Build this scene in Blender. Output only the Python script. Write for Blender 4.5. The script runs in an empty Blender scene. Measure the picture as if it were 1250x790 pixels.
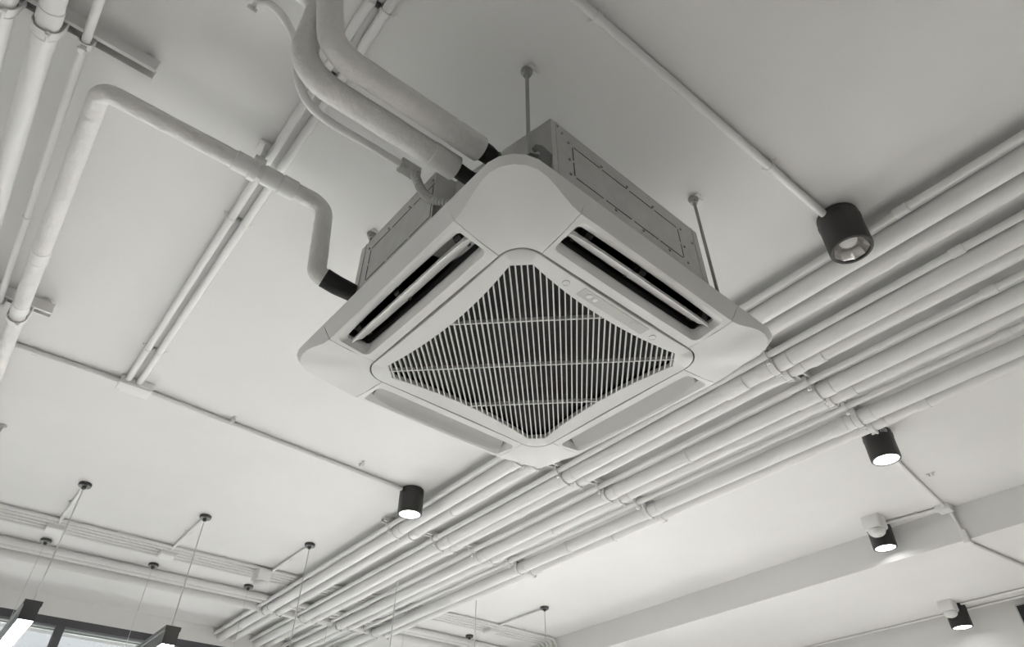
import bpy, bmesh, math, random
import numpy as np
from mathutils import Vector, Matrix
random.seed(7)
# ------------------------------------------------------------------ camera, world, exposure
# World frame: the camera stands at the origin, eye height 1.5 m above the floor (floor z = -1.5),
# X runs along the pipe bundle towards the windows, Z is up.
F = 821.3
YAW, PITCH, ROLL = 2.24734493, 0.698295143, 0.00329
cy, sy, cp, sp, cr, sr = (math.cos(YAW), math.sin(YAW), math.cos(PITCH), math.sin(PITCH), math.cos(ROLL), math.sin(ROLL))
FW = np.array([sy*cp, cy*cp, sp]); _r0 = np.array([cy, -sy, 0]); _u0 = np.cross(_r0, FW)
RT = cr*_r0 + sr*_u0; UP = -sr*_r0 + cr*_u0
scene = bpy.context.scene
COL = scene.collection
cam_d = bpy.data.cameras.new('camera'); cam = bpy.data.objects.new('camera', cam_d); COL.objects.link(cam)
cam.matrix_world = Matrix([[RT[0], UP[0], -FW[0], 0], [RT[1], UP[1], -FW[1], 0], [RT[2], UP[2], -FW[2], 0], [0, 0, 0, 1]])
cam_d.sensor_width = 36; cam_d.sensor_fit = 'HORIZONTAL'; cam_d.lens = F/1250*36
cam_d.clip_start = .05; cam_d.clip_end = 200
scene.camera = cam
world = bpy.data.worlds.new('world'); scene.world = world; world.use_nodes = True
bg = world.node_tree.nodes['Background']; bg.inputs[0].default_value = (1, .968, .95, 1); bg.inputs[1].default_value = 14.0
scene.view_settings.view_transform = 'Standard'; scene.view_settings.look = 'None'
scene.view_settings.gamma = 1; scene.view_settings.use_curve_mapping = False
scene.view_settings.exposure = 0.50
WIN_FAR = 1.0

CEIL, FLOOR, XW, XB, YL, YR, YBEAM, SOFF = 1.67, -1.5, 6.2, -3.2, 3.4, -5.47, -4.22, 1.48

def area(name, loc, rot, sx, sy_, power=0, portal=False):
    d = bpy.data.lights.new(name, 'AREA'); d.shape = 'RECTANGLE'; d.size = sx; d.size_y = sy_; d.energy = power
    o = bpy.data.objects.new(name, d); COL.objects.link(o); o.location = loc; o.rotation_euler = rot
    if portal: d.cycles.is_portal = True
    return o
area('window_portal', (XW+.02, -.35, .1), (0, math.radians(90), 0), 2.8, 7.1, portal=True)
area('side_window_portal', (3.55, YR-.02, -.02), (math.radians(90), 0, 0), 3.3, 1.55, portal=True)

# ------------------------------------------------------------------ helpers
def at(px, py, z):
    """point of the plane at height z seen at photo pixel (px, py)"""
    d = FW + RT*(px-625)/F - UP*(py-395)/F
    d = d*z/d[2]
    return Vector(d)

def mat(name, col, rough=.6, metal=0.0, bump=0.0, bscale=40, mottle=0.0, mscale=3, spec=.5):
    m = bpy.data.materials.new(name); m.use_nodes = True; nt = m.node_tree; b = nt.nodes['Principled BSDF']
    b.inputs['Base Color'].default_value = (*col, 1); b.inputs['Roughness'].default_value = rough
    b.inputs['Metallic'].default_value = metal; b.inputs['Specular IOR Level'].default_value = spec
    geo = nt.nodes.new('ShaderNodeNewGeometry')
    if mottle:
        n = nt.nodes.new('ShaderNodeTexNoise'); n.inputs['Scale'].default_value = mscale; n.inputs['Detail'].default_value = 5
        nt.links.new(geo.outputs['Position'], n.inputs['Vector'])
        mx = nt.nodes.new('ShaderNodeMix'); mx.data_type = 'RGBA'
        rp = nt.nodes.new('ShaderNodeMapRange'); rp.inputs[1].default_value = .35; rp.inputs[2].default_value = .65
        nt.links.new(n.outputs['Fac'], rp.inputs[0]); nt.links.new(rp.outputs[0], mx.inputs[0])
        mx.inputs[6].default_value = (*[c*(1-mottle) for c in col], 1); mx.inputs[7].default_value = (*[min(1, c*(1+mottle)) for c in col], 1)
        nt.links.new(mx.outputs[2], b.inputs['Base Color'])
    if bump:
        n = nt.nodes.new('ShaderNodeTexNoise'); n.inputs['Scale'].default_value = bscale; n.inputs['Detail'].default_value = 4
        nt.links.new(geo.outputs['Position'], n.inputs['Vector'])
        bp = nt.nodes.new('ShaderNodeBump'); bp.inputs['Strength'].default_value = bump; bp.inputs['Distance'].default_value = .01
        nt.links.new(n.outputs['Fac'], bp.inputs['Height']); nt.links.new(bp.outputs[0], b.inputs['Normal'])
    return m

def emit(name, col, s):
    m = bpy.data.materials.new(name); m.use_nodes = True; nt = m.node_tree; nt.nodes.remove(nt.nodes['Principled BSDF'])
    e = nt.nodes.new('ShaderNodeEmission'); e.inputs[0].default_value = (*col, 1); e.inputs[1].default_value = s
    nt.links.new(e.outputs[0], nt.nodes['Material Output'].inputs[0]); return m

M = dict(
    plaster=mat('ceiling_plaster', (.80, .794, .786), .9, bump=.12, bscale=9, mottle=.012, mscale=2.5, spec=.2),
    wall_dim=mat('painted_wall_grey', (.70, .69, .68), .9),
    wall=mat('wall_plaster', (.78, .775, .765), .9, bump=.1, bscale=12, spec=.2),
    floor=mat('floor_concrete', (.60, .59, .575), .6, mottle=.05, mscale=2),
    paint=mat('white_paint', (.80, .794, .786), .55, bump=.10, bscale=30, spec=.4),
    wrap=mat('painted_insulation_wrap', (.77, .755, .74), .6, bump=1.0, bscale=24, mottle=.035, mscale=10, spec=.35),
    abs=mat('fascia_plastic', (.74, .735, .725), .5, spec=.3),
    absd=mat('grille_plastic', (.70, .70, .69), .45, spec=.4),
    steel=mat('galvanised_steel', (.48, .48, .47), .42, metal=.55, mottle=.05, mscale=25),
    rod=mat('zinc_rod', (.36, .36, .35), .4, metal=.7),
    bracket=mat('dark_bracket_steel', (.16, .165, .16), .5, metal=.5),
    black=mat('black_foam', (.025, .026, .026), .75, bump=.4, bscale=30),
    tape=mat('green_tie', (.03, .07, .05), .6),
    dark=mat('cavity_black', (.018, .018, .018), .8),
    cavity=mat('cavity_grey', (.06, .06, .058), .7),
    lamp=mat('lamp_black', (.030, .030, .029), .42, spec=.5),
    chrome=mat('reflector', (.80, .78, .77), .18, metal=.9),
    lens=mat('bulb_glass', (.75, .75, .74), .25),
    frame=mat('window_frame_grey', (.075, .075, .085), .5),
    ledbody=mat('pendant_aluminium', (.16, .165, .16), .4, metal=.5),
    capdark=mat('canopy_dark', (.05, .05, .05), .4),
    display=mat('display_grey', (.52, .52, .50), .3),
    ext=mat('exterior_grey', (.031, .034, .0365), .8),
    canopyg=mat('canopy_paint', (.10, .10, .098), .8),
    pavement=mat('pavement_grey', (.50, .495, .485), .85),
    extw=mat('exterior_white', (.62, .63, .62), .8),
    glow=emit('lamp_glow', (1, .985, .95), 7), led=emit('led_strip', (1, 1, 1), 20),
)
def filter_mat():
    m = mat('filter_mesh', (.02, .02, .02), .8); nt = m.node_tree; b = nt.nodes['Principled BSDF']
    geo = nt.nodes.new('ShaderNodeTexCoord'); mp = nt.nodes.new('ShaderNodeMapping'); mp.inputs['Scale'].default_value = (70, 70, 70)
    br = nt.nodes.new('ShaderNodeTexBrick'); br.inputs['Scale'].default_value = 1.0; br.inputs['Mortar Size'].default_value = .035
    br.inputs['Color1'].default_value = (.012, .012, .012, 1); br.inputs['Color2'].default_value = (.03, .03, .03, 1)
    br.inputs['Mortar'].default_value = (.10, .10, .098, 1)
    nt.links.new(geo.outputs['Object'], mp.inputs[0]); nt.links.new(mp.outputs[0], br.inputs['Vector'])
    nt.links.new(br.outputs['Color'], b.inputs['Base Color']); return m
M['filter'] = filter_mat()
def glass_mat():
    m = bpy.data.materials.new('window_glass'); m.use_nodes = True; nt = m.node_tree; nt.nodes.remove(nt.nodes['Principled BSDF'])
    t = nt.nodes.new('ShaderNodeBsdfTransparent'); t.inputs[0].default_value = (.93, .95, .95, 1)
    g = nt.nodes.new('ShaderNodeBsdfGlossy'); g.inputs['Roughness'].default_value = .02
    f = nt.nodes.new('ShaderNodeFresnel'); f.inputs[0].default_value = 1.5; mx = nt.nodes.new('ShaderNodeMixShader')
    nt.links.new(f.outputs[0], mx.inputs[0]); nt.links.new(t.outputs[0], mx.inputs[1]); nt.links.new(g.outputs[0], mx.inputs[2])
    nt.links.new(mx.outputs[0], nt.nodes['Material Output'].inputs[0]); return m
M['glass'] = glass_mat()

def obj(name, bm, m, parent=None, smooth=True, label=None, sharp=38):
    bmesh.ops.recalc_face_normals(bm, faces=bm.faces)
    me = bpy.data.meshes.new(name); bm.to_mesh(me); bm.free()
    if smooth:
        for p in me.polygons: p.use_smooth = True
        me.set_sharp_from_angle(angle=math.radians(sharp))
    me.materials.append(M[m] if isinstance(m, str) else m)
    o = bpy.data.objects.new(name, me); COL.objects.link(o)
    if parent is not None: o.parent = parent
    if label: o['label'] = label
    return o
def thing(name, label, cat, loc=(0, 0, 0), rz=0, group=None):
    o = bpy.data.objects.new(name, None); COL.objects.link(o); o.location = loc; o.rotation_euler = (0, 0, rz)
    o.empty_display_size = .05
    return tag(o, label, cat, group)
def tag(o, label, cat, group=None):
    o['label'] = label; o['category'] = cat
    if group: o['group'] = group
    return o
def struct(name, bm, m, smooth=False):
    o = obj(name, bm, m, smooth=smooth); o['kind'] = 'structure'; return o
def shift(o, loc):
    """move the mesh origin to loc, keeping the shape in place"""
    o.data.transform(Matrix.Translation(-Vector(loc))); o.location = loc; return o

def box(bm, a, b, bevel=0):
    x0, y0, z0 = a; x1, y1, z1 = b
    v = [bm.verts.new(p) for p in ((x0,y0,z0),(x1,y0,z0),(x1,y1,z0),(x0,y1,z0),(x0,y0,z1),(x1,y0,z1),(x1,y1,z1),(x0,y1,z1))]
    fs = [bm.faces.new([v[i] for i in q]) for q in ((3,2,1,0),(4,5,6,7),(0,1,5,4),(1,2,6,5),(2,3,7,6),(3,0,4,7))]
    if bevel:
        es = list({e for f in fs for e in f.edges})
        bmesh.ops.bevel(bm, geom=es, offset=bevel, segments=2, profile=.6, affect='EDGES')
    return bm
def loft(bm, rings, cap0=True, cap1=True, closed=False):
    rv = [[bm.verts.new(p) for p in r] for r in rings]; n = len(rings[0])
    pairs = list(zip(rv, rv[1:])) + ([(rv[-1], rv[0])] if closed else [])
    for A, B in pairs:
        for i in range(n): bm.faces.new((A[i], A[(i+1) % n], B[(i+1) % n], B[i]))
    if not closed:
        if cap0: bm.faces.new(rv[0][::-1])
        if cap1: bm.faces.new(rv[-1])
    return rv
def frames(pts):
    pts = [Vector(p) for p in pts]; T = []
    for i in range(len(pts)):
        a = pts[max(0, i-1)]; b = pts[min(len(pts)-1, i+1)]; T.append((b-a).normalized())
    ref = Vector((0, 0, 1)) if abs(T[0].z) < .9 else Vector((1, 0, 0))
    N = [(ref - T[0]*ref.dot(T[0])).normalized()]
    for i in range(1, len(T)):
        n = N[-1] - T[i]*N[-1].dot(T[i]); N.append(n.normalized())
    return pts, T, N
def tube(bm, pts, r, seg=20, radii=None, caps=True):
    pts, T, N = frames(pts); rings = []
    for i, p in enumerate(pts):
        rr = radii[i] if radii else r; B = T[i].cross(N[i])
        rings.append([p + (N[i]*math.cos(2*math.pi*k/seg) + B*math.sin(2*math.pi*k/seg))*rr for k in range(seg)])
    loft(bm, rings, caps, caps); return bm
def cyl(bm, a, b, r, seg=20, r2=None):
    return tube(bm, [a, b], r, seg, radii=[r, r if r2 is None else r2])
def fillet(pts, rad, n=8):
    pts = [Vector(p) for p in pts]; out = [pts[0]]
    for i in range(1, len(pts)-1):
        a, b, c = pts[i-1], pts[i], pts[i+1]; d1 = (a-b).normalized(); d2 = (c-b).normalized()
        ang = d1.angle(d2)
        if ang > math.pi - .02: out.append(b); continue
        rr = rad[i-1] if isinstance(rad, (list, tuple)) else rad
        t = min(rr/math.tan(ang/2), (a-b).length*.49, (c-b).length*.49); r_ = t*math.tan(ang/2)
        ctr = b + (d1+d2).normalized()*(r_/math.sin(ang/2)); p0 = b+d1*t; p1 = b+d2*t
        v0 = p0-ctr; v1 = p1-ctr; w = v0.angle(v1)
        for k in range(n+1):
            s = k/n; out.append(ctr + (v0*math.sin((1-s)*w) + v1*math.sin(s*w))/math.sin(w))
    out.append(pts[-1]); return out
def lathe(bm, prof, c=(0, 0, 0), seg=40, closed=False):
    """profile of (radius, z) about a vertical axis at c"""
    rings = [[(c[0]+r*math.cos(2*math.pi*k/seg), c[1]+r*math.sin(2*math.pi*k/seg), c[2]+z) for k in range(seg)] for r, z in prof]
    loft(bm, rings, True, True, closed); return bm
def ring_x(bm, c, ri, ro, w, seg=28, a0=0, a1=2*math.pi, axis='x'):
    """flat band (rectangular section) about an X- or Y-axis through c"""
    full = abs(a1-a0) > 6.2; n = seg; secs = []
    for k in range(n if full else n+1):
        a = a0 + (a1-a0)*k/n; ca, sa = math.cos(a), math.sin(a); s = []
        for rr, off in ((ri, -w/2), (ro, -w/2), (ro, w/2), (ri, w/2)):
            if axis == 'x': s.append((c[0]+off, c[1]+ca*rr, c[2]+sa*rr))
            elif axis == 'y': s.append((c[0]+ca*rr, c[1]+off, c[2]+sa*rr))
            else: s.append((c[0]+ca*rr, c[1]+sa*rr, c[2]+off))
        secs.append(s)
    loft(bm, secs, closed=full); return bm

# ------------------------------------------------------------------ room shell
T = .15
bm = bmesh.new(); box(bm, (XB-T, YR-T, CEIL), (XW+T, YL+T, CEIL+T)); struct('ceiling', bm, 'plaster')
bm = bmesh.new(); box(bm, (XB-T, YR-T, FLOOR-T), (XW+T, YL+T, FLOOR)); struct('floor', bm, 'floor')
# right wall with a wide window below the soffit
WX0, WX1, WZ0, WZ1 = 1.9, 5.2, -.8, .75
bm = bmesh.new(); box(bm, (XB-T, YR-T, FLOOR), (WX0, YR, CEIL)); box(bm, (WX1, YR-T, FLOOR), (XW+T, YR, CEIL))
box(bm, (WX0, YR-T, FLOOR), (WX1, YR, WZ0)); box(bm, (WX0, YR-T, WZ1), (WX1, YR, CEIL)); struct('wall_right', bm, 'wall')
bm = bmesh.new(); box(bm, (XB-T, YR, FLOOR), (XB, YL, CEIL)); struct('wall_near', bm, 'wall')
bm = bmesh.new(); box(bm, (XB-T, YL, FLOOR), (XW+T, YL+T, CEIL)); struct('wall_left', bm, 'wall_dim')
# far wall with the ribbon window
FY0, FY1, FZ0, FZ1 = -3.9, 3.2, -1.3, 1.535
bm = bmesh.new(); box(bm, (XW, YR, FLOOR), (XW+T, FY0, CEIL)); box(bm, (XW, FY1, FLOOR), (XW+T, YL, CEIL))
box(bm, (XW, FY0, FLOOR), (XW+T, FY1, FZ0)); box(bm, (XW, FY0, FZ1), (XW+T, FY1, CEIL)); struct('wall_far', bm, 'wall')
# dropped soffit beyond the bundle
bm = bmesh.new(); box(bm, (XB, YR, SOFF), (XW, YBEAM, CEIL)); struct('trim_1', bm, 'plaster')

def window(name, axis, lo, hi, z0, z1, pos, posts, head=.055):
    bm = bmesh.new(); d0, d1 = pos, pos+.07
    def b(u0, u1, za, zb, e0=d0, e1=d1):
        if axis == 'x': box(bm, (e0, u0, za), (e1, u1, zb), .003)
        else: box(bm, (u0, e0, za), (u1, e1, zb), .003)
    b(lo, hi, z1-head, z1); b(lo, hi, z0, z0+.06); b(lo, lo+.06, z0+.06, z1-head); b(hi-.06, hi, z0+.06, z1-head)
    fr = obj(name, bm, 'frame', smooth=False); fr['kind'] = 'structure'
    for p in posts:
        bm = bmesh.new(); b(p-.03, p+.03, z0+.06, z1-head); obj('mullion', bm, 'frame', fr, smooth=False)
    us = [lo+.06] + [v for p in posts for v in (p-.03, p+.03)] + [hi-.06]
    for a, c in zip(us[::2], us[1::2]):
        bm = bmesh.new(); b(a, c, z0+.06, z1-head, d0+.03, d0+.036); obj('pane', bm, 'glass', fr, smooth=False)
        bm = bmesh.new(); b(a, c, z1-head-.014, z1-head-.006, d0+.045, d0+.06); b(a, c, z1-head-.03, z1-head-.022, d0+.045, d0+.06)
        obj('sash_bead', bm, 'extw', fr, smooth=False)
window('window_1', 'x', FY0, FY1, FZ0, FZ1, XW+.0, [-3.3, -2.0, -.70, .60, 1.9])
window('window_2', 'y', WX0, WX1, WZ0, WZ1, YR-.10, [3.0, 4.1])
# outside: an overhanging soffit and the facade across the way
bm = bmesh.new(); box(bm, (XW+T+.001, -4, 1.60), (XW+.66, 5, 1.75)); box(bm, (XW+.56, -4, 1.565), (XW+.66, 5, 1.60))
tag(shift(obj('canopy_soffit', bm, 'canopyg', smooth=False), (XW+.6, .5, 1.6)), 'white overhanging soffit outside the dark framed window', 'canopy')
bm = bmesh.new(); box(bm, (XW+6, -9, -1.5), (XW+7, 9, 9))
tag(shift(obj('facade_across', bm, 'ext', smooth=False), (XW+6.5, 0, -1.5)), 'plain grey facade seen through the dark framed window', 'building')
bm = bmesh.new(); box(bm, (XW+T, YR-15, -1.7), (XW+20, 12, -1.52)); g = obj('forecourt', bm, 'extw', smooth=False); g['kind'] = 'structure'
bm = bmesh.new(); box(bm, (-6, YR-15, -1.7), (XW+T-.001, YR-T, -1.52))
g = obj('pavement', bm, 'pavement', smooth=False); g['kind'] = 'structure'

# ------------------------------------------------------------------ ceiling cassette air conditioner
AC = (1.0844+.005, -.935-.002, 0); ATH = math.radians(1.9)
ac = thing('air_conditioner', 'large white ceiling cassette air conditioner hanging on rods, grille and four open louvers', 'air conditioner', (AC[0], AC[1], 1.109), ATH)
Z0 = -1.109      # local z = absolute z + Z0
# --- fascia sections. side k looks along local outward normal; (a = outward, b = along, clockwise)
def side(k, a, b, z):
    c, s = [(1, 0), (0, 1), (-1, 0), (0, -1)][k]
    return (a*c - b*s, a*s + b*c, z + Z0)
ZF = 1.060       # level of the fascia round the door
def crease(t):   # t 0 mid side .. 1 corner: outward distance and height of the crease
    return .451+.013*t, 1.072+.022*t
A_OUT, Z_OUT = .475, 1.109
BS_IN, BS_OUT = .2555, .2655    # seam position at inner and outer edge
G = .0007
def seam_b(a): return BS_IN + (BS_OUT-BS_IN)*(a-.322)/(.475-.322)
A_IN = .3225
def zface(a):    # height of the fascia at outward distance a
    return ZF + .012*max(0, (a-.345)/.106)**1.5 + 0.0
HB, HA0, HA1, HR = .2475, .348, .440, .016
for k in range(4):
    fn = 0
    cols = sorted(set([-1, 1] + [0] + [s*v for s in (-1, 1) for v in (.25, .5, .75)])); inner_b = []
    bs = [-HB] + [-HB + HR*(1-math.cos(math.radians(q))) for q in (20, 40, 60, 90)] + [x*.19 for x in (-1, -.75, -.5, -.25, 0, .25, .5, .75, 1)] + \
         [HB - HR*(1-math.cos(math.radians(q))) for q in (90, 60, 40, 20)] + [HB]
    def ha(b, which, a0=HA0, a1=HA1, hb=HB, hr=HR):
        e = abs(b)-(hb-hr); off = 0 if e <= 0 else hr - math.sqrt(max(0, hr*hr-e*e))
        bow = .004*(1-(b/hb)**2)
        return (a0+off-bow*.5) if which == 0 else (a1-off+bow)
    bm = bmesh.new(); V = {}
    def P(a, b, z):
        key = (round(a, 5), round(b, 5), round(z, 5))
        if key not in V: V[key] = bm.verts.new(side(k, a, b, z))
        return V[key]
    def q(*p):
        vs = []
        for v in p:
            if v not in vs: vs.append(v)
        if len(vs) > 2: bm.faces.new(vs)
    allb = [None] + bs + [None]       # None = seam column (position depends on a)
    def bb(i, a): return (-seam_b(a)+G*(a < .46)) if i == 0 else (seam_b(a)-G*(a < .46)) if i == len(allb)-1 else allb[i]
    def row(i, j):   # rows: 0 door edge, 1 hole inner, 2 hole outer, 3 crease, 4 outer edge, 5 back lip, 6 back inner
        bt = .25*min(1, 1) if allb[i] is None else abs(allb[i])
        b0 = (HB if allb[i] is None else allb[i]) if i else -HB
        ac_, zc_ = crease(0)
        if j == 0: a, z = A_IN, ZF
        elif j == 1: a = ha(b0, 0); z = zface(a)
        elif j == 2: a = ha(b0, 1); z = zface(a)+.000
        elif j == 3: a, z = ac_, zc_
        elif j == 4: a, z = A_OUT, Z_OUT
        elif j == 5: a, z = A_OUT-.006, Z_OUT+.006
        else: a, z = A_IN, Z_OUT+.006
        return P(a, bb(i, a), z)
    for i in range(len(allb)-1):
        hole = 1 <= i < len(allb)-2
        for j in range(6):
            if j == 1 and hole: continue
            q(row(i, j), row(i+1, j), row(i+1, j+1), row(i, j+1))
    # inner side (door edge up) & seam ends
    for i in range(len(allb)-1):
        if not (1 <= i < len(allb)-2) or True: q(row(i, 0), row(i+1, 0), row(i+1, 6), row(i, 6))
    for i in (0, len(allb)-1): q(*[row(i, j) for j in range(7)])
    # throat
    TB, TA0, TA1 = .238, .3525, .4195
    def thr(i, w, z, rev=0):
        b = bs[i]*TB/HB; a = ha(b, w, TA0, TA1, TB, .010); return P(a, b, z)
    loopA = [(i, 0) for i in range(len(bs))] + [(i, 1) for i in range(len(bs)-1, -1, -1)]
    def hv(i, w): return row(i+1, 1 if w == 0 else 2)
    def mid(i, w):
        b = bs[i]*(.5*TB/HB+.5); a = .35*ha(bs[i], w)+.65*ha(bs[i]*TB/HB, w, TA0, TA1, TB, .010); return P(a, b, ZF+.006+(.010 if w else .004))
    for (i, w), (i2, w2) in zip(loopA, loopA[1:]+loopA[:1]):
        q(hv(i, w), mid(i, w), mid(i2, w2), hv(i2, w2))
        q(mid(i, w), thr(i, w, ZF+.022), thr(i2, w2, ZF+.022), mid(i2, w2))
        q(thr(i, w, ZF+.022), thr(i, w, ZF+.034), thr(i2, w2, ZF+.034), thr(i2, w2, ZF+.022))
    obj('outlet_surround', bm, 'abs', ac, sharp=24)
    # dark duct behind the throat
    bm = bmesh.new(); V = {}
    TA0, TA1 = .354, .4175
    ring0 = [thr(i, w, ZF+.030) for i, w in loopA]; ring1 = [thr(i, w, ZF+.15) for i, w in loopA]
    n = len(ring0)
    for i in range(n):
        q(ring0[i], ring0[(i+1) % n], ring1[(i+1) % n], ring1[i])
    cu = []
    for v in ring1:
        if v not in cu: cu.append(v)
    bm.faces.new(cu); obj('outlet_duct', bm, 'dark', ac, smooth=False)
    # supports seen in the duct
    for b in (-.205, -.03, .205):
        bm = bmesh.new()
        rv = [side(k, .365, b-.003, ZF+.04), side(k, .415, b-.003, ZF+.04), side(k, .415, b-.003, ZF+.075), side(k, .365, b-.003, ZF+.075)]
        rw = [side(k, .365, b+.003, ZF+.04), side(k, .415, b+.003, ZF+.04), side(k, .415, b+.003, ZF+.075), side(k, .365, b+.003, ZF+.075)]
        loft(bm, [rv, rw])
        c0 = Vector(side(k, .402, b, ZF+.034)); c1 = Vector(side(k, .402, b+.02, ZF+.034)); cyl(bm, c0, c1, .011, 12)
        obj('vane_support', bm, 'cavity', ac)
    # louver vane
    bm = bmesh.new(); tilt = math.radians(46); secs = []; L = .232
    for t in np.linspace(-1, 1, 25):
        b = L*t; e = 1-abs(t)**6*.0; ch = .033*(1-.42*abs(t)**5); off = -.012*(1-abs(t)**2.0)*0
        ctr = (.390, ZF+.0245); low = -.006*abs(t)**2
        up, dn = [], []
        for s in np.linspace(-1, 1, 9):
            th_ = .0042*(1-s*s)**.5+.0004; camber = .0065*(1-s*s)
            a = ctr[0] - s*ch*math.cos(tilt) + camber*math.sin(tilt); z = ctr[1] + s*ch*math.sin(tilt) + camber*math.cos(tilt) - .004
            na, nz = math.sin(tilt), math.cos(tilt)
            up.append(side(k, a+na*th_, b, z+nz*th_)); dn.append(side(k, a-na*th_, b, z-nz*th_))
        secs.append(up + dn[::-1])
    loft(bm, secs); obj('louver', bm, 'abs', ac)
# --- corner covers
for k in range(4):
    bm = bmesh.new(); n = 14; secs = []
    for i in range(n+1):
        t = i/n
        pts = []
        # rows: door corner edge, crease, outer edge, back lip, back inner
        def rc(hx, r, t, bs_):
            # point on rounded corner outline: straight from seam to arc, around, straight to the other seam
            s0 = hx-r-bs_; arc = r*math.pi/2; tot = 2*s0+arc; d = t*tot
            if d < s0: return hx, bs_+d
            if d > tot-s0: return bs_+(tot-d), hx
            w = (d-s0)/arc*math.pi/2
            return hx-r+r*math.cos(w), hx-r+r*math.sin(w)
        corner = 1-abs(2*t-1)
        tt = min(1, corner*1.5); tt = tt*tt*(3-2*tt)
        ca, zc = crease(tt)
        prof = [(A_IN, .064, ZF), (A_IN+.03, .067, ZF+.0015), ((A_IN+ca)/2+.015, .07, ZF+.0045+.012*tt), (ca, .078, zc), (ca+.55*(A_OUT-ca), .08, (zc+Z_OUT)/2), (A_OUT, .082, Z_OUT), (A_OUT-.006, .078, Z_OUT+.006), (A_IN, .064, Z_OUT+.006)]
        for hx, r, z in prof:
            u, v = rc(hx, r, t, seam_b(hx)+G*(hx < .465))
            # outline in the (+,+) corner: rotate for k
            c, s = [(1, 0), (0, 1), (-1, 0), (0, -1)][k]
            pts.append((u*c - v*s, u*s + v*c, z+Z0))
        secs.append(pts)
    loft(bm, secs); obj('corner_cover', bm, 'abs', ac, sharp=24)
# --- intake grille door
def rsq(h, r, n=10, bow=0.0):
    out = []
    for q4 in range(4):
        c, s = [(1, 0), (0, 1), (-1, 0), (0, -1)][q4]; loc = []
        for i in range(1, 12):
            b = -(h-r) + 2*(h-r)*i/12; loc.append((h - bow*(1-(b/(h-r))**2), b))
        for i in range(n+1):
            w = i/n*math.pi/2; loc.append((h-r+r*math.cos(w), h-r+r*math.sin(w)))
        out += [(u*c-v*s, u*s+v*c) for u, v in loc]
    return out
def octo(hm, hc, ch):
    """grille opening: sides bow inwards from hc near the corners to hm in the middle, corners cut"""
    out = []
    for q4 in range(4):
        c, s = [(1, 0), (0, 1), (-1, 0), (0, -1)][q4]; loc = []; e = hc-ch
        for i in range(0, 12):
            b = -e + 2*e*(i+1)/12
            if i < 11: loc.append((hm+(hc-hm)*abs(b/e)**2, b))
        n = 10
        for i in range(n+1):
            loc.append((hc-ch*i/n, e+ch*i/n))
        out += [(u*c-v*s, u*s+v*c) for u, v in loc]
    return out
DO = rsq(.3195, .064, bow=.004); OP = octo(.2600, .2840, .037)
def scaled(P, f): return [(x*f, y*f) for x, y in P]
ZD = ZF-.002
def ringz(P, z): return [(x, y, z+Z0) for x, y in P]
bm = bmesh.new()
loft(bm, [ringz(DO, ZD+.014), ringz(DO, ZD+.0015), ringz(scaled(DO, .995), ZD), ringz([(x*1.006, y*1.006) for x, y in OP], ZD+.0006), ringz(OP, ZD+.0025), ringz(OP, ZD+.014)], closed=True)
door = obj('intake_grille', bm, 'absd', ac)
poly = OP
def clip(o, d, P):
    ts = []
    n = len(P)
    for i in range(n):
        x1, y1 = P[i]; x2, y2 = P[(i+1) % n]; ex, ey = x2-x1, y2-y1; den = d[0]*ey-d[1]*ex
        if abs(den) < 1e-12: continue
        t = ((x1-o[0])*ey-(y1-o[1])*ex)/den; u = ((x1-o[0])*d[1]-(y1-o[1])*d[0])/den
        if 0 <= u < 1: ts.append(t)
    return (min(ts), max(ts)) if len(ts) >= 2 else None
bm = bmesh.new(); r2 = math.sqrt(.5); N_B = 55
def bar(o, d, w, z0, z1, over=.001):
    c = clip(o, d, poly)
    if not c or c[1]-c[0] < .004: return
    p0 = (o[0]+d[0]*(c[0]-over), o[1]+d[1]*(c[0]-over)); p1 = (o[0]+d[0]*(c[1]+over), o[1]+d[1]*(c[1]+over)); nx, ny = -d[1]*w/2, d[0]*w/2
    loft(bm, [[(p[0]+nx, p[1]+ny, z0+Z0), (p[0]-nx, p[1]-ny, z0+Z0), (p[0]-nx*.7, p[1]-ny*.7, z1+Z0), (p[0]+nx*.7, p[1]+ny*.7, z1+Z0)] for p in (p0, p1)])
SP = .0137
for i in range(-28, 29):
    s = i*SP; bar((s*r2, s*r2), (r2, -r2), .0033, ZD+.0015, ZD+.013)
for w in (-.183, -.001, .183):
    bar((w*r2, -w*r2), (r2, r2), .0036, ZD+.0008, ZD+.012)
obj('grille_bars', bm, 'absd', door, smooth=False)
bm = bmesh.new(); loft(bm, [ringz(scaled(OP, 1.04), ZD+.030), ringz(scaled(OP, 1.04), ZD+.033)])
fl = obj('air_filter', bm, 'filter', ac, smooth=False)
bm = bmesh.new(); DI = scaled(DO, .985)
loft(bm, [ringz(scaled(OP, 1.045), ZD+.0135), ringz(scaled(OP, 1.045), ZD+.045), ringz(DO, ZD+.045), ringz(DO, ZD+.0145)], closed=True)
obj('filter_housing', bm, 'dark', ac, smooth=False)
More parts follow.
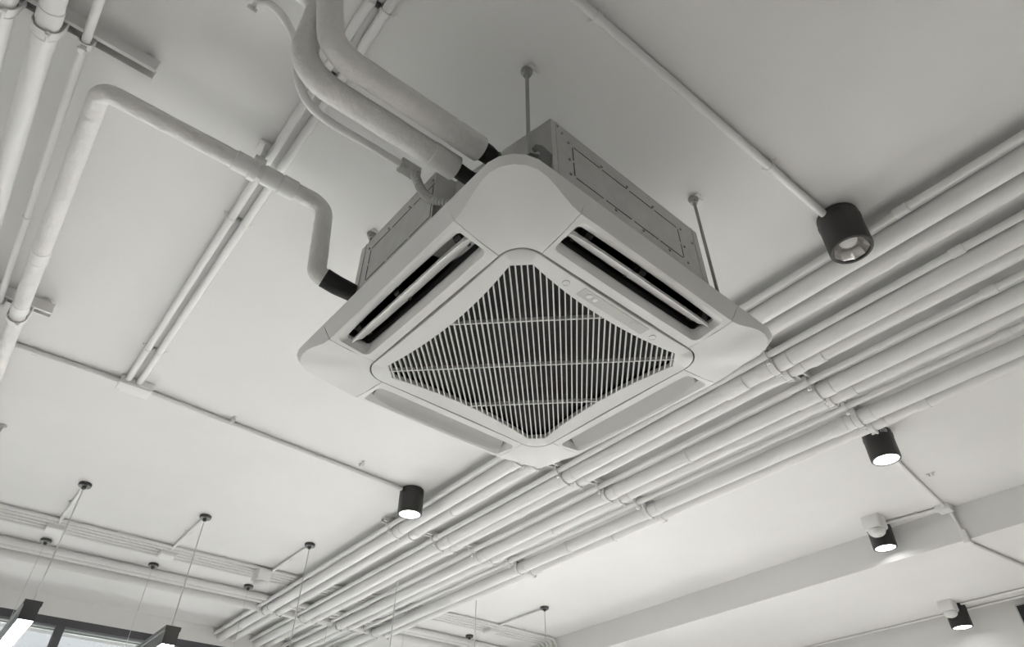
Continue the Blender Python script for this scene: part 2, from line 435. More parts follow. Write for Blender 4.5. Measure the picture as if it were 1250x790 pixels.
# two round latches and the receiver window on the door strip facing -u
def disc(name, u, v, r, m, parent):
    bm = bmesh.new(); lathe(bm, [(r, .002), (r, -.0006), (r*.88, -.0016), (r*.80, -.0006), (.0005, -.0004)], (u, v, ZD+Z0), 24)
    return obj(name, bm, m, parent)
disc('latch_button', -.291, .152, .0095, 'absd', door); disc('latch_button', -.291, -.150, .0095, 'absd', door)
bm = bmesh.new(); box(bm, (-.308, -.118, ZD-.0009+Z0), (-.279, .107, ZD+.002+Z0), .0008); dsp = obj('receiver_window', bm, 'display', door, smooth=False)
for v, rr in ((.080, .008), (.060, .007)):
    bm = bmesh.new(); lathe(bm, [(rr, .001), (rr, -.0004), (rr*.7, -.001), (.0004, -.001)], (-.295, v, ZD-.0009+Z0), 20); obj('receiver_button', bm, 'absd', dsp)
bm = bmesh.new()
for v in (-.075,): box(bm, (-.303, v-.010, ZD-.0015+Z0), (-.290, v+.010, ZD-.0007+Z0), .0003)
obj('indicator', bm, 'display', dsp, smooth=False)
# --- sheet metal body
BT = 1.414
outl = [(-.42, .305), (-.12, .362), (-.116, .42), (.253, .42), (.42, .253), (.42, -.253), (.253, -.42), (-.257, -.42), (-.42, -.257)]
bm = bmesh.new()
def pz(P, z): return [(x, y, z+Z0) for x, y in P]
loft(bm, [pz(outl, Z_OUT+.006), pz(outl, BT)]); body = obj('body', bm, 'steel', ac, smooth=False)
bm = bmesh.new()
def dash(face, p, q_, n, gap=.012, w=.0026):
    """dark dashed knockout slots from p to q_ on a body face; face 'u' or 'v'"""
    for i in range(n):
        t0, t1 = i/n, (i+1)/n; L = math.hypot(q_[0]-p[0], q_[1]-p[1])/n; g = gap/L/2/n
        a = [p[j]+(q_[j]-p[j])*(t0+g) for j in (0, 1)]; b = [p[j]+(q_[j]-p[j])*(t1-g) for j in (0, 1)]
        lo = [min(a[j], b[j])-w/2 for j in (0, 1)]; hi = [max(a[j], b[j])+w/2 for j in (0, 1)]
        if face == 'u': box(bm, (-.4206, lo[0], lo[1]+Z0), (-.4190, hi[0], hi[1]+Z0))
        else: box(bm, (lo[0], .4190, lo[1]+Z0), (hi[0], .4206, hi[1]+Z0))
dash('u', (.236, 1.363), (-.161, 1.363), 4); dash('u', (.236, 1.247), (-.161, 1.247), 4); dash('u', (.236, 1.363), (.236, 1.247), 2); dash('u', (-.161, 1.363), (-.161, 1.247), 2)
obj('knockout_outline', bm, 'dark', body, smooth=False); bm = bmesh.new()
dash('v', (-.118, 1.366), (.19, 1.366), 3); dash('v', (-.118, 1.243), (.19, 1.243), 3); dash('v', (-.108, 1.366), (-.108, 1.243), 2); dash('v', (.19, 1.366), (.19, 1.243), 2)
obj('knockout_outline', bm, 'dark', body, smooth=False)
for v, z in ((.285, 1.40), (.27, 1.385), (.25, 1.365), (.25, 1.30), (.25, 1.245), (.135, 1.372), (.04, 1.372), (-.06, 1.372), (-.175, 1.368), (-.175, 1.30), (-.22, 1.345), (.10, 1.236), (0, 1.236), (-.10, 1.236), (-.175, 1.24)):
    bm = bmesh.new(); cyl(bm, (-.419, v, z+Z0), (-.4235, v, z+Z0), .0035, 10); obj('screw', bm, 'rod', body)
for u, z in ((-.105, 1.385), (0, 1.375), (.1, 1.375), (.2, 1.375)):
    bm = bmesh.new(); cyl(bm, (u, .419, z+Z0), (u, .4235, z+Z0), .0035, 10); obj('screw', bm, 'rod', body)
for a_, b_ in (((-.4215, .286), (-.42, .290)), ((-.4215, -.235), (-.42, -.232)), ((.225, .42), (.228, .4215))):
    bm = bmesh.new(); box(bm, (*a_, Z_OUT+.006+Z0), (*b_, BT+Z0)); obj('fold_seam', bm, 'steel', body, smooth=False)
# hanging brackets: plate with a hooked slot sticking out of each corner
def w2l(x, y):
    dx, dy = x-AC[0], y-AC[1]; return dx*math.cos(ATH)+dy*math.sin(ATH), -dx*math.sin(ATH)+dy*math.cos(ATH)
RODS = [(.711, -.619), (.714, -1.306), (1.485, -.592), (1.478, -1.290)]
for (rx, ry), bz, tgt in zip(RODS, (1.262, 1.222, 1.25, 1.25), ((-.37, .29), (-.33, -.33), (.33, .30), (.33, -.30))):
    u, v = w2l(rx, ry); bm = bmesh.new(); d = Vector((u-tgt[0], v-tgt[1], 0)); 
    d.normalize(); nrm = Vector((-d.y, d.x, 0)); c = Vector((u, v, bz+Z0))
    # U-shaped plate
    prof = []
    for s, w in ((-.10, -.035), (.0, -.035), (.018, -.028), (.024, -.012), (.012, -.007), (-.015, -.007), (-.022, 0), (-.015, .007), (.012, .007), (.024, .012), (.018, .028), (.0, .035), (-.10, .035)):
        prof.append(c + d*s + nrm*w)
    loft(bm, [[tuple(p + Vector((0, 0, -.0015))) for p in prof], [tuple(p + Vector((0, 0, .0015))) for p in prof]])
    # upright flange
    p0, p1 = c - d*.02 + nrm*.035, c - d*.10 + nrm*.035
    loft(bm, [[tuple(p0), tuple(p1), tuple(p1+Vector((0, 0, .05))), tuple(p0*.5+p1*.5+Vector((0, 0, .05)))], [tuple(p0-nrm*.003), tuple(p1-nrm*.003), tuple(p1-nrm*.003+Vector((0, 0, .05))), tuple((p0*.5+p1*.5)-nrm*.003+Vector((0, 0, .05)))]])
    obj('hanging_bracket', bm, 'bracket', ac, smooth=False)
hook = []
for px, py in ((649, 182), (654, 176), (662, 177.5), (668, 183), (673.5, 188), (672, 210), (655, 210), (650, 200), (656.5, 192), (659.5, 187), (656, 183.5), (651.5, 185.5)):
    d_ = FW + RT*(px-625)/F - UP*(py-395)/F; ca_, sa_ = math.cos(ATH), math.sin(ATH)
    k_ = (.337 - AC[0]*sa_ + AC[1]*ca_)/(-d_[0]*sa_ + d_[1]*ca_)
    q0 = d_*k_; u_, v_ = w2l(q0[0], q0[1]); hook.append((u_, v_, q0[2]+Z0))
bm = bmesh.new(); loft(bm, [hook, [(u_, v_-.003, z_) for u_, v_, z_ in hook]]); obj('hanging_bracket', bm, 'bracket', ac, smooth=False)
# threaded rods
RL = ['threaded rod with ceiling anchor beside the wrapped pipes at the air conditioner',
      'threaded rod running free beside the air conditioner corner nearest the unlit spotlight',
      'short visible threaded rod rising above the air conditioner corner beside the drain pipe',
      'threaded rod at the far corner of the air conditioner, nearest the windows']
for (rx, ry), bz, lb in zip(RODS, (1.262, 1.222, 1.25, 1.25), RL):
    rd = thing('threaded_rod', lb, 'rod', (rx, ry, CEIL), 0, 'rods carrying the air conditioner')
    bm = bmesh.new(); prof = []
    z = bz-.045-CEIL; 
    while z < -.0:
        prof += [(.0050, z), (.0043, z+.0018)]; z += .0036
    prof.append((.0046, 0)); lathe(bm, prof, seg=12); obj('rod', bm, 'rod', rd)
    bm = bmesh.new(); lathe(bm, [(.0165, 0), (.0165, -.004), (.0135, -.012), (.010, -.014), (.010, -.022), (.0052, -.022)], seg=18); obj('anchor', bm, 'rod', rd)
    bm = bmesh.new(); box(bm, (-.026, -.007, -.004), (-.008, .010, -.0005), .001); box(bm, (-.016, -.026, -.006), (-.004, -.010, -.0005), .001); obj('anchor_tab', bm, 'paint', rd)
    for dz, rr in ((.004, .019), (-.006, .021)):
        bm = bmesh.new(); lathe(bm, [(.005, dz-.001), (rr, dz-.001), (rr, dz+.001), (.005, dz+.001)], (0, 0, bz-CEIL), 24); obj('washer', bm, 'steel', rd)
    for dz in (.006, -.017):
        bm = bmesh.new(); lathe(bm, [(.0045, dz), (.010, dz), (.010, dz+.009), (.0045, dz+.009)], (0, 0, bz-CEIL), 6); obj('nut', bm, 'steel', rd, smooth=False)

# ------------------------------------------------------------------ pipes feeding the air conditioner
def pipe(name, label, cat, pts, r, m='paint', group=None, rad=.05, seg=22, rough=0.0):
    pts = fillet(pts, rad) if len(pts) > 2 else [Vector(p) for p in pts]
    if rough:    # slightly lumpy hand-wrapped insulation
        dense = []
        for a, b in zip(pts, pts[1:]):
            n = max(1, int((b-a).length/.02)); dense += [a.lerp(b, i/n) for i in range(n)]
        dense.append(pts[-1]); pts = dense; rnd = random.Random(len(label))
        radii = [r]; 
        for _ in pts[1:]: radii.append(r + .75*(radii[-1]-r) + rnd.uniform(-rough, rough))
    else: radii = None
    org = pts[0].copy(); bm = bmesh.new(); tube(bm, [p-org for p in pts], r, seg, radii=radii)
    o = obj(name, bm, m); o.location = org; return tag(o, label, cat, group)
def child_tube(parent, name, pts, r, m='paint', seg=22, radii=None, label=None):
    org = parent.location; bm = bmesh.new(); tube(bm, [Vector(p)-org for p in pts], r, seg, radii=radii)
    return obj(name, bm, m, parent, label=label)
def sleeve(parent, p, d, length, r, name='coupling', m='paint'):
    """short sleeve with softened rims about an axis direction d, centred at p"""
    d = Vector(d).normalized(); p = Vector(p); h = length/2
    pts = [p-d*h, p-d*h, p-d*(h-.002), p+d*(h-.002), p+d*h, p+d*h]
    pts = [p-d*h, p-d*(h-.0015), p+d*(h-.0015), p+d*h]
    return child_tube(parent, name, pts, r, m, radii=[r-.0015, r, r, r-.0015])

def along_y(px, py, z): return at(px, py, z)
# refrigerant lines
ZB = 1.30
b0 = at(587, 183, ZB); bx = b0.x
bend = at(399, 57, ZB)
top = at(403, -2, 1.47)
B = pipe('refrigerant_pipe', 'thick white wrapped refrigerant pipe entering the air conditioner, the one nearer the hanging rod', 'pipe',
         [(bx, b0.y, ZB), (bx, bend.y-.01, ZB), tuple(top), (top.x-.01, top.y+.09, 1.60), (top.x, top.y+.45, 1.61)], .0290, 'wrap', 'wrapped refrigerant pipes', rad=[.075, .08, .04], seg=28, rough=.0006)
ZA = 1.275
a0 = at(556, 206, ZA); a1 = at(374, 92, ZA); a2 = at(391, 8, 1.535); a3 = at(377, -7, 1.61)
A = pipe('refrigerant_pipe', 'thick white wrapped refrigerant pipe bending below its neighbour, the one nearer the drain', 'pipe',
         [(a0.x, a0.y, ZA), (a0.x, a1.y+.02, ZA), tuple(a2), tuple(a3), (a3.x+.02, a3.y+.5, 1.61)], .0285, 'wrap', 'wrapped refrigerant pipes', rad=[.085, .07, .04], seg=28, rough=.0006)
# exposed black foam at their ends, with a green tie
def yloc(u, v):  # local ac -> world
    return Vector((AC[0]+u*math.cos(ATH)-v*math.sin(ATH), AC[1]+u*math.sin(ATH)+v*math.cos(ATH), 0))
child_tube(B, 'foam_sleeve', [(bx, b0.y+.005, ZB), (bx, b0.y-.02, ZB), (bx+.002, b0.y-.05, ZB-.004), (bx+.004, b0.y-.11, ZB-.008)], .02, 'black', radii=[.0235, .0225, .019, .0205], label='black foam sleeve')
child_tube(B, 'cable_tie', [(bx+.001, b0.y-.038, ZB-.002), (bx+.001, b0.y-.043, ZB-.003)], .0222, 'tape', label='dark green tie')
child_tube(A, 'foam_sleeve', fillet([(a0.x, a0.y+.004, ZA), (a0.x+.001, a0.y-.028, ZA-.002), (a0.x-.006, a0.y-.09, ZA-.012)], .03), .0185, 'black', label='black foam sleeve')
child_tube(A, 'cable_tie', [(a0.x-.001, a0.y-.046, ZA-.003), (a0.x-.0015, a0.y-.050, ZA-.004)], .0200, 'tape', label='dark green tie')
sleeve(B, (bx, b0.y+.035, ZB), (0, 1, 0), .07, .0302, 'wrap_end', 'wrap'); sleeve(A, (a0.x, a0.y+.035, ZA), (0, 1, 0), .07, .0298, 'wrap_end', 'wrap')

# condensate drain
ZDR = 1.56
e1 = at(124, 109, ZDR); e2 = at(399, 250, ZDR)
p_in = yloc(.27, .40)
e2 = Vector((e2.x, e2.y, ZDR)); zin = 1.262
ent = at(386, 334, zin)
drn = pipe('drain_pipe', 'white wrapped drain pipe turning twice, then dropping to a black hose at the air conditioner', 'pipe',
           [(3.9, e1.y, ZDR), (e1.x, e1.y, ZDR), (e1.x-.006, e2.y, ZDR), (ent.x, ent.y+.0, zin+.0), (ent.x-.004, ent.y-.045, zin-.008)], .0255, 'wrap', rad=[.035, .05, .045], seg=26, rough=.0004)
child_tube(drn, 'drain_hose', [(ent.x-.002, ent.y-.022, zin-.003), (ent.x-.006, ent.y-.06, zin-.012), (ent.x-.012, ent.y-.13, zin-.018)], .0262, 'black', radii=[.0272, .0268, .0245], label='black foam hose')
dx = e1.x-.004
def ydr(px, py): return at(px, py, ZDR).y
sleeve(drn, (e1.x-.003, ydr(305, 188), ZDR), (0, 1, 0), .055, .0290); sleeve(drn, (e1.x-.003, ydr(318, 195), ZDR), (0, 1, 0), .022, .0330, 'hanger_ring')
sleeve(drn, (e1.x-.004, ydr(338, 207), ZDR), (0, 1, 0), .050, .0290); sleeve(drn, (e1.x-.004, ydr(360, 217), ZDR), (0, 1, 0), .045, .0305)
for px, py, ln, rr in ((47, 312, .07, .0275), (46, 318, .012, .0288), (22, 374, .05, .0275)):
    sleeve(drn, (at(px, py, ZDR).x, e1.y, ZDR), (1, 0, 0), ln, rr)
bm = bmesh.new(); hp = Vector((e1.x-.003, ydr(320, 194), ZDR)); o_ = drn.location
c = hp-o_
box(bm, (c.x-.012, c.y-.020, c.z+.02), (c.x+.012, c.y+.014, c.z+.052), .002); box(bm, (c.x-.020, c.y-.006, c.z+.052), (c.x-.006, c.y+.002, CEIL-ZDR-.006), .001)
box(bm, (c.x+.004, c.y-.014, c.z+.052), (c.x+.016, c.y-.004, CEIL-ZDR-.006), .001); box(bm, (c.x-.026, c.y-.022, CEIL-ZDR-.008), (c.x+.022, c.y+.018, CEIL-ZDR-.001), .001)
obj('hanger_strap', bm, 'paint', drn, smooth=False)

# electrical whip: white flexible conduit, box, bare metal spiral
fx = [at(311, 2, 1.645), at(330, 6, 1.645), at(349, 26, 1.62), at(364, 62, 1.55), at(364, 98, 1.48), at(378, 128, 1.44), at(404, 150, 1.43)]
xE = at(488, 200, 1.43); fx.append(Vector((at(445, 174, 1.43).x, at(445, 174, 1.43).y, 1.43))); fx.append(xE)
def catmull(P, n=8):
    P = [Vector(p) for p in P]; P = [P[0]*2-P[1]] + P + [P[-1]*2-P[-2]]; out = []
    for i in range(1, len(P)-2):
        for k in range(n):
            t = k/n; a, b, c, d = P[i-1:i+3]
            out.append(.5*((2*b)+(c-a)*t+(2*a-5*b+4*c-d)*t*t+(3*b-a-3*c+d)*t**3))
    out.append(P[-2]); return out
fl = catmull(fx, 8); org = fl[0].copy(); bm = bmesh.new(); tube(bm, [p-org for p in fl], .0105, 16)
flex = obj('electrical_conduit', bm, 'paint'); flex.location = org
tag(flex, 'white conduit curving behind the wrapped pipes to a spiral metal tail at the air conditioner', 'conduit')
d = (xE-fx[-2]).normalized(); bm = bmesh.new(); c = xE - org + d*.028
nn = Vector((-d.y, d.x, 0)).normalized()
cs = [[c + d*s*.028 + nn*w*.014 + Vector((0, 0, h*.014)) for w, h in ((-1, -1), (1, -1), (1, 1), (-1, 1))] for s in (-1, 1)]
loft(bm, [[tuple(p) for p in q_] for q_ in cs])
for s in (-.6, .6):
    cyl(bm, tuple(c+d*s*.028+nn*.014), tuple(c+d*s*.028+nn*.022), .005, 8); cyl(bm, tuple(c+d*s*.028-nn*.014-Vector((0,0,.008))), tuple(c+d*s*.028-nn*.020-Vector((0,0,.008))), .005, 8)
obj('conduit_coupling', bm, 'steel', flex, smooth=False, label='grey metal coupling')
sp_ = catmull([xE+d*.05, at(508, 217, 1.40), at(517, 236, 1.34), at(531, 245, 1.285), at(556, 249, 1.25)], 26)
bm = bmesh.new(); tube(bm, [p-org for p in sp_], .011, 14, radii=[.0122 if i % 4 < 2 else .0096 for i in range(len(sp_))]); obj('spiral_tail', bm, 'steel', flex, label='bare metal spiral tail')
bm = bmesh.new(); c = fx[0]-org; box(bm, tuple(c+Vector((-.016, -.008, -.016))), tuple(c+Vector((.016, .004, .024))), .002); box(bm, tuple(c+Vector((.006, -.014, -.03))), tuple(c+Vector((.012, .010, -.012))), .001)
obj('beam_clamp', bm, 'paint', flex, smooth=False)

# ------------------------------------------------------------------ strut channels and clamps
def strut(label, x, y0, y1, zb, group, h=.041, w=.041):
    o = thing('strut_channel', label, 'channel', (x, (y0+y1)/2, zb), 0, group); L = (y1-y0)/2; t = .003; a = w/2
    prof = [(-a, 0), (-a, h), (a, h), (a, 0), (a-.010, 0), (a-.010, .007), (a-.010+t*.5, .007), (a-t, .003), (a-t, h-t), (-a+t, h-t), (-a+t, .003), (-a+.010-t*.5, .007), (-a+.010, .007), (-a+.010, 0)]
    bm = bmesh.new(); loft(bm, [[(px, s*L, pz_) for px, pz_ in prof] for s in (-1, 1)]); obj('channel', bm, 'paint', o, smooth=False)
    # stand-offs to the ceiling
    n = max(2, int((y1-y0)/.6)+1)
    for i in range(n):
        yy = -L+.03 + (2*L-.06)*i/(n-1)
        bm = bmesh.new(); lathe(bm, [(.006, h), (.006, CEIL-zb-.004), (.016, CEIL-zb-.004), (.016, CEIL-zb)], (0, yy, 0), 14)
        obj('stand_off', bm, 'paint', o)
    return o
def clamp(st, y, z, r, w=.026, thin=False):
    """U band under a pipe, ears up to the channel, with a bolt"""
    sx, sy_, sz = st.location; c = (0, y-sy_, z-sz); bm = bmesh.new(); ro = r+.0065
    ring_x(bm, c, r+.0030, ro, w, 30)
    hz = -(z-sz)  # height of the channel underside above the pipe centre
    for s in (-1, 1):
        y0 = c[1]+s*(ro-.002); box(bm, (-w/2, min(y0-.002, y0+.002), c[2]), (w/2, max(y0-.002, y0+.002), max(.006, c[2]+r*.2)), .0008)
    cl = obj('pipe_clamp', bm, 'paint', st)
    bm = bmesh.new()
    if thin:
        box(bm, (-.008, c[1]-.010, c[2]-ro-.016), (.008, c[1]+.004, c[2]-ro+.002), .002)
        cyl(bm, (0, c[1]-.014, c[2]-ro-.009), (0, c[1]+.008, c[2]-ro-.009), .0045, 10)
    else:
        a = math.radians(-62); yy, zz = c[1]-math.cos(a)*ro*.9, c[2]+math.sin(a)*ro
        box(bm, (-w/2-.001, yy-.006, zz-.010), (-w/2+.008, yy+.006, zz+.004), .0015)
        cyl(bm, (-w/2-.003, yy, zz-.004), (w/2+.003, yy, zz-.004), .0035, 10)
    obj('clamp_bolt', bm, 'paint', cl); return cl

# ------------------------------------------------------------------ the bundle of twelve pipes
ZST = 1.641; ZSL = 1.612
def yc(s, z, r):
    """axis Y of a pipe at height z whose lower outline lies at Y/Z = -s as seen from here"""
    th = math.atan(s)
    for _ in range(5): dd = z/math.cos(th-.001); a = th - math.asin(r/dd)
    return -z*math.tan(a)
SR = dict(t=(1.128, 1.3223, 1.5009, 1.6847), b=(1.1978, 1.3927, 1.5859, 1.7915), m=(1.2514, 1.4376, 1.6342, 1.8465))
KIND = dict(t=('thin', .0140, 1.624), b=('thick', .0340, 1.602), m=('medium', .0280, 1.609))
ORD = ['first', 'second', 'third', 'fourth']
SX = [1.03, 2.27, 3.40, 5.28, -1.3]
XP0, XP1 = -2.6, XW
bundle = {}
for g_ in range(4):
    for key in 'tbm':
        nm, r, z = KIND[key]; y = yc(SR[key][g_], z, r)
        lab = {'t': 'thin white conduit of the %s trio in the ceiling bundle, counted from the air conditioner',
               'b': 'thick white pipe of the %s trio in the ceiling bundle, counted from the air conditioner',
               'm': 'medium white pipe of the %s trio in the ceiling bundle, counted from the air conditioner'}[key] % ORD[g_]
        o = pipe('ceiling_pipe' if key != 't' else 'ceiling_conduit', lab, 'pipe' if key != 't' else 'conduit', [(XP0, y, z), (XP1, y, z)], r, 'paint', nm+' pipes of the ceiling bundle', seg=28)
        bundle[key+str(g_)] = (o, y, z, r)
def cpl(key, px, py, ln=.07, dr=.0035):
    o, y, z, r = bundle[key]; # X from the pixel on the plane of the pipe's underside
    x = at(px, py, z-r).x if False else None
    d_ = FW + RT*(px-625)/F - UP*(py-395)/F; x = d_[0]*y/d_[1]
    sleeve(o, (x, y, z), (1, 0, 0), ln, r+dr)
for k, px, py, ln in (('b1', 898, 473, .11), ('m1', 999, 440, .055), ('m2', 1038, 478, .05), ('m3', 1126, 492, .05), ('t0', 1100, 257, .045), ('t1', 1169, 308, .045),
                      ('t2', 1208, 356, .05), ('t3', 1228, 410, .045), ('b2', 984, 487, .09), ('b3', 1025, 522, .08), ('b2', 840, 556, .02), ('m1', 635, 625, .04), ('m2', 675, 645, .04),
                      ('b3', 692, 664, .05), ('m3', 748, 652, .03), ('m0', 553, 619, .03), ('b0', 487, 637, .04), ('b1', 551, 655, .03), ('b2', 588, 675, .03), ('m2', 400, 735, .03),
                      ('b0', 331, 742, .03), ('b0', 294, 765, .05), ('m0', 358, 734, .03), ('b1', 375, 750, .03), ('t1', 534, 652, .04), ('t2', 578, 666, .04), ('t0', 476, 634, .04), ('t3', 616, 683, .03), ('b3', 482, 756, .03)):
    cpl(k, px, py, ln)
SL = ['slotted channel above the pipe bundle beside the air conditioner corner nearest the unlit spotlight',
      'slotted channel above the pipe bundle just past the lowest corner of the air conditioner',
      'slotted channel above the pipe bundle beside the lit spotlight nearest the windows',
      'slotted channel above the pipe bundle nearest the window wall',
      'slotted channel above the pipe bundle behind the viewer']
for sx_, lb in zip(SX[:4], SL):
    y0 = bundle['m3'][1]+.02; y1 = bundle['t0'][1]+.045
    st = strut(lb, sx_, y0, y1, ZST, 'channels carrying the ceiling bundle', h=.025)
    for key, (o, y, z, r) in bundle.items():
        clamp(st, y, z, r, .024 if key[0] != 't' else .018, thin=key[0] == 't')
        if key[0] != 't':
            for s in (-1, 1): sleeve(o, (sx_+s*.045, y, z), (1, 0, 0), .055, r+.0022, 'collar')

# ------------------------------------------------------------------ left group of pipes
ZL = 1.575
def left_pipe(label, pxr, pyr, r, z, group, m='wrap'):
    y = at(pxr, pyr, z-0).y; y = z*math.tan(math.atan(y/z) + math.asin(r/math.hypot(y, z)))
    o = pipe('ceiling_pipe', label, 'pipe', [(-.6, y, z), (XW, y, z)], r, m, group, seg=26); return o, y, z, r
L1 = left_pipe('thick white pipe at the far left edge beside the left channels', 9, 57, .026, ZL, 'left ceiling pipes', 'paint')
L2 = left_pipe('thick white pipe running second from the left edge, left of a thin one', 47, 125, .026, ZL, 'left ceiling pipes', 'paint')
L3 = left_pipe('thin white pipe between the thick left pipe and the drain pipe', 94, 102, .0105, 1.59, 'left ceiling pipes', 'paint')
for x, lb in ((at(90, 38, 1.612).x, 'dark slotted channel end holding the left pipes in the upper left corner'), (at(35, 376, 1.612).x, 'slotted channel end holding the left pipes at the left edge below the drain elbow')):
    st = strut(lb, x, .148, .62, 1.612, 'channels carrying the left pipes')
    for o, y, z, r in (L1, L2, L3):
        clamp(st, y, z, r, .022, thin=r < .02)
        if r > .02:
            for s in (-1, 1): sleeve(o, (x+s*.04, y, z), (1, 0, 0), .04, r+.002, 'collar')
    if x > 2: clamp(st, e1.y, ZDR, .0255, .022)
sleeve(L3[0], (at(34, 267, 1.59).x, L3[1], 1.59), (1, 0, 0), .02, .013)

# ------------------------------------------------------------------ ceiling conduits with saddle clips
def saddle(parent, x, y, z, r, axis):
    """omega clip: band over the conduit with two screwed ears on the ceiling"""
    o_ = parent.location; bm = bmesh.new(); c = Vector((x, y, z))-o_; top = CEIL-o_[2]
    ring_x(bm, tuple(c), r, r+.002, .016, 14, math.pi, 2*math.pi, axis)
    for s in (-1, 1):
        if axis == 'x':
            box(bm, (c.x-.008, min(c.y+s*r, c.y+s*(r+.002)), c.z), (c.x+.008, max(c.y+s*r, c.y+s*(r+.002)), top)); 
            box(bm, (c.x-.008, min(c.y+s*r, c.y+s*(r+.016)), top-.002), (c.x+.008, max(c.y+s*r, c.y+s*(r+.016)), top-.0002)); cyl(bm, (c.x, c.y+s*(r+.009), top-.002), (c.x, c.y+s*(r+.009), top-.005), .0035, 8)
        else:
            box(bm, (min(c.x+s*r, c.x+s*(r+.002)), c.y-.008, c.z), (max(c.x+s*r, c.x+s*(r+.002)), c.y+.008, top))
            box(bm, (min(c.x+s*r, c.x+s*(r+.016)), c.y-.008, top-.002), (max(c.x+s*r, c.x+s*(r+.016)), c.y+.008, top-.0002)); cyl(bm, (c.x+s*(r+.009), c.y, top-.002), (c.x+s*(r+.009), c.y, top-.005), .0035, 8)
    return obj('saddle_clip', bm, 'paint', parent)
def jbox(label, x, y, sx, sy_, h, top=CEIL, cat='junction box'):
    bm = bmesh.new(); box(bm, (-sx/2, -sy_/2, -h), (sx/2, sy_/2, 0), .006); o = obj('junction_box', bm, 'paint'); o.location = (x, y, top)
    bm = bmesh.new(); box(bm, (-sx/2+.004, -sy_/2+.004, -h-.003), (sx/2-.004, sy_/2-.004, -h), .001)
    for s in (-1, 1): cyl(bm, (s*(sx/2-.012), s*(sy_/2-.012), -h-.003), (s*(sx/2-.012), s*(sy_/2-.012), -h-.0045), .004, 8)
    obj('cover', bm, 'paint', o); return tag(o, label, cat)
RC = .0125; ZC = CEIL-RC-.002
bA = at(165, 473, 1.65); 
jbox('white junction box where the paired conduits meet the cross conduit', bA.x, bA.y, .085, .135, .035)
y1_, y2_ = at(282, 267, ZC).y, at(292, 275, ZC).y
cnds = []
for y, lb in ((y1_-.0, 'left hand conduit of the parallel pair crossing under the drain pipe'), (y2_-.012, 'right hand conduit of the parallel pair crossing under the drain pipe')):
    o = pipe('ceiling_conduit', lb, 'conduit', [(-.6, y, ZC), (bA.x-.03, y, ZC)], RC, 'paint', 'paired ceiling conduits'); cnds.append(o)
    for px, py in ((288, 270), (183, 427), (462, 10), (398, 90)): saddle(o, at(px, py, ZC).x, y, ZC, RC, 'x')
# cross conduit: left part and right part to the lit spotlight
def ypipe(label, x, ya, yb, r, group=None, clips=(), z=None, m='paint', x2=None):
    z = z or CEIL-r-.002; o = pipe('ceiling_conduit', label, 'conduit', [(x, ya, z), (x2 if x2 is not None else x, yb, z)], r, m, group)
    for c in clips: saddle(o, x, c, z, r, 'y')
    return o
xl, xr = at(80, 445, ZC).x, at(420, 569, ZC).x
ypipe('cross conduit running from the left pipes to the junction box of the paired conduits', xl, 3.0, bA.y+.06, .011, 'cross conduits', (at(42, 430, 1.65).y, .8), x2=bA.x)
s2b = at(500, 628, 1.53)
ypipe('cross conduit running from the junction box to the lit spotlight over the bundle', bA.x+.012, bA.y-.06, s2b.y+.06, .011, 'cross conduits', (at(281, 518, 1.65).y, at(435, 574, 1.65).y), x2=s2b.x)
s1b = at(1040, 305, 1.517)
bm = None
ypipe('long conduit crossing the darker ceiling to the unlit spotlight', at(912, 180, ZC).x, 3.0, s1b.y+.06, .0125, None, (at(732, 18, ZC).y, at(945, 201, ZC).y))

# conduit rows near the windows
TX = [at(0, y, 1.655) for y in (618.5, 622, 625.5, 629, 632.5)]
for i, (x, w) in enumerate(zip(np.linspace(4.62, 4.82, 5), ('nearest the viewer', 'second from the viewer', 'in the middle', 'second from the windows', 'nearest the windows'))):
    x = float(x); z = CEIL-.013
    o = pipe('ceiling_conduit', 'conduit of the flat row of five before the windows, %s' % w, 'conduit', [(x, 3.2, z), (x, YBEAM+.012+.0, z), (x, YBEAM+.012, SOFF-.0+.01), ], .011, 'paint', 'flat row of five conduits', rad=.06+.0*i)
    for c in (.6, -.62, -1.28, -1.95, -2.6, -3.25, -3.85): saddle(o, x, c, z, .011, 'y')
for x, r, lb in ((5.13, .022, 'medium conduit beyond the flat row of five'), (5.22, .020, 'medium conduit between its neighbours beyond the flat row of five'), (5.33, .034, 'thick pipe beyond the flat row of five, nearest the window wall')):
    o = pipe('ceiling_pipe', 'white '+lb, 'pipe', [(x, 3.3, CEIL-r-.003), (x, YBEAM+.002, CEIL-r-.003)], r, 'paint', 'pipes before the window wall')

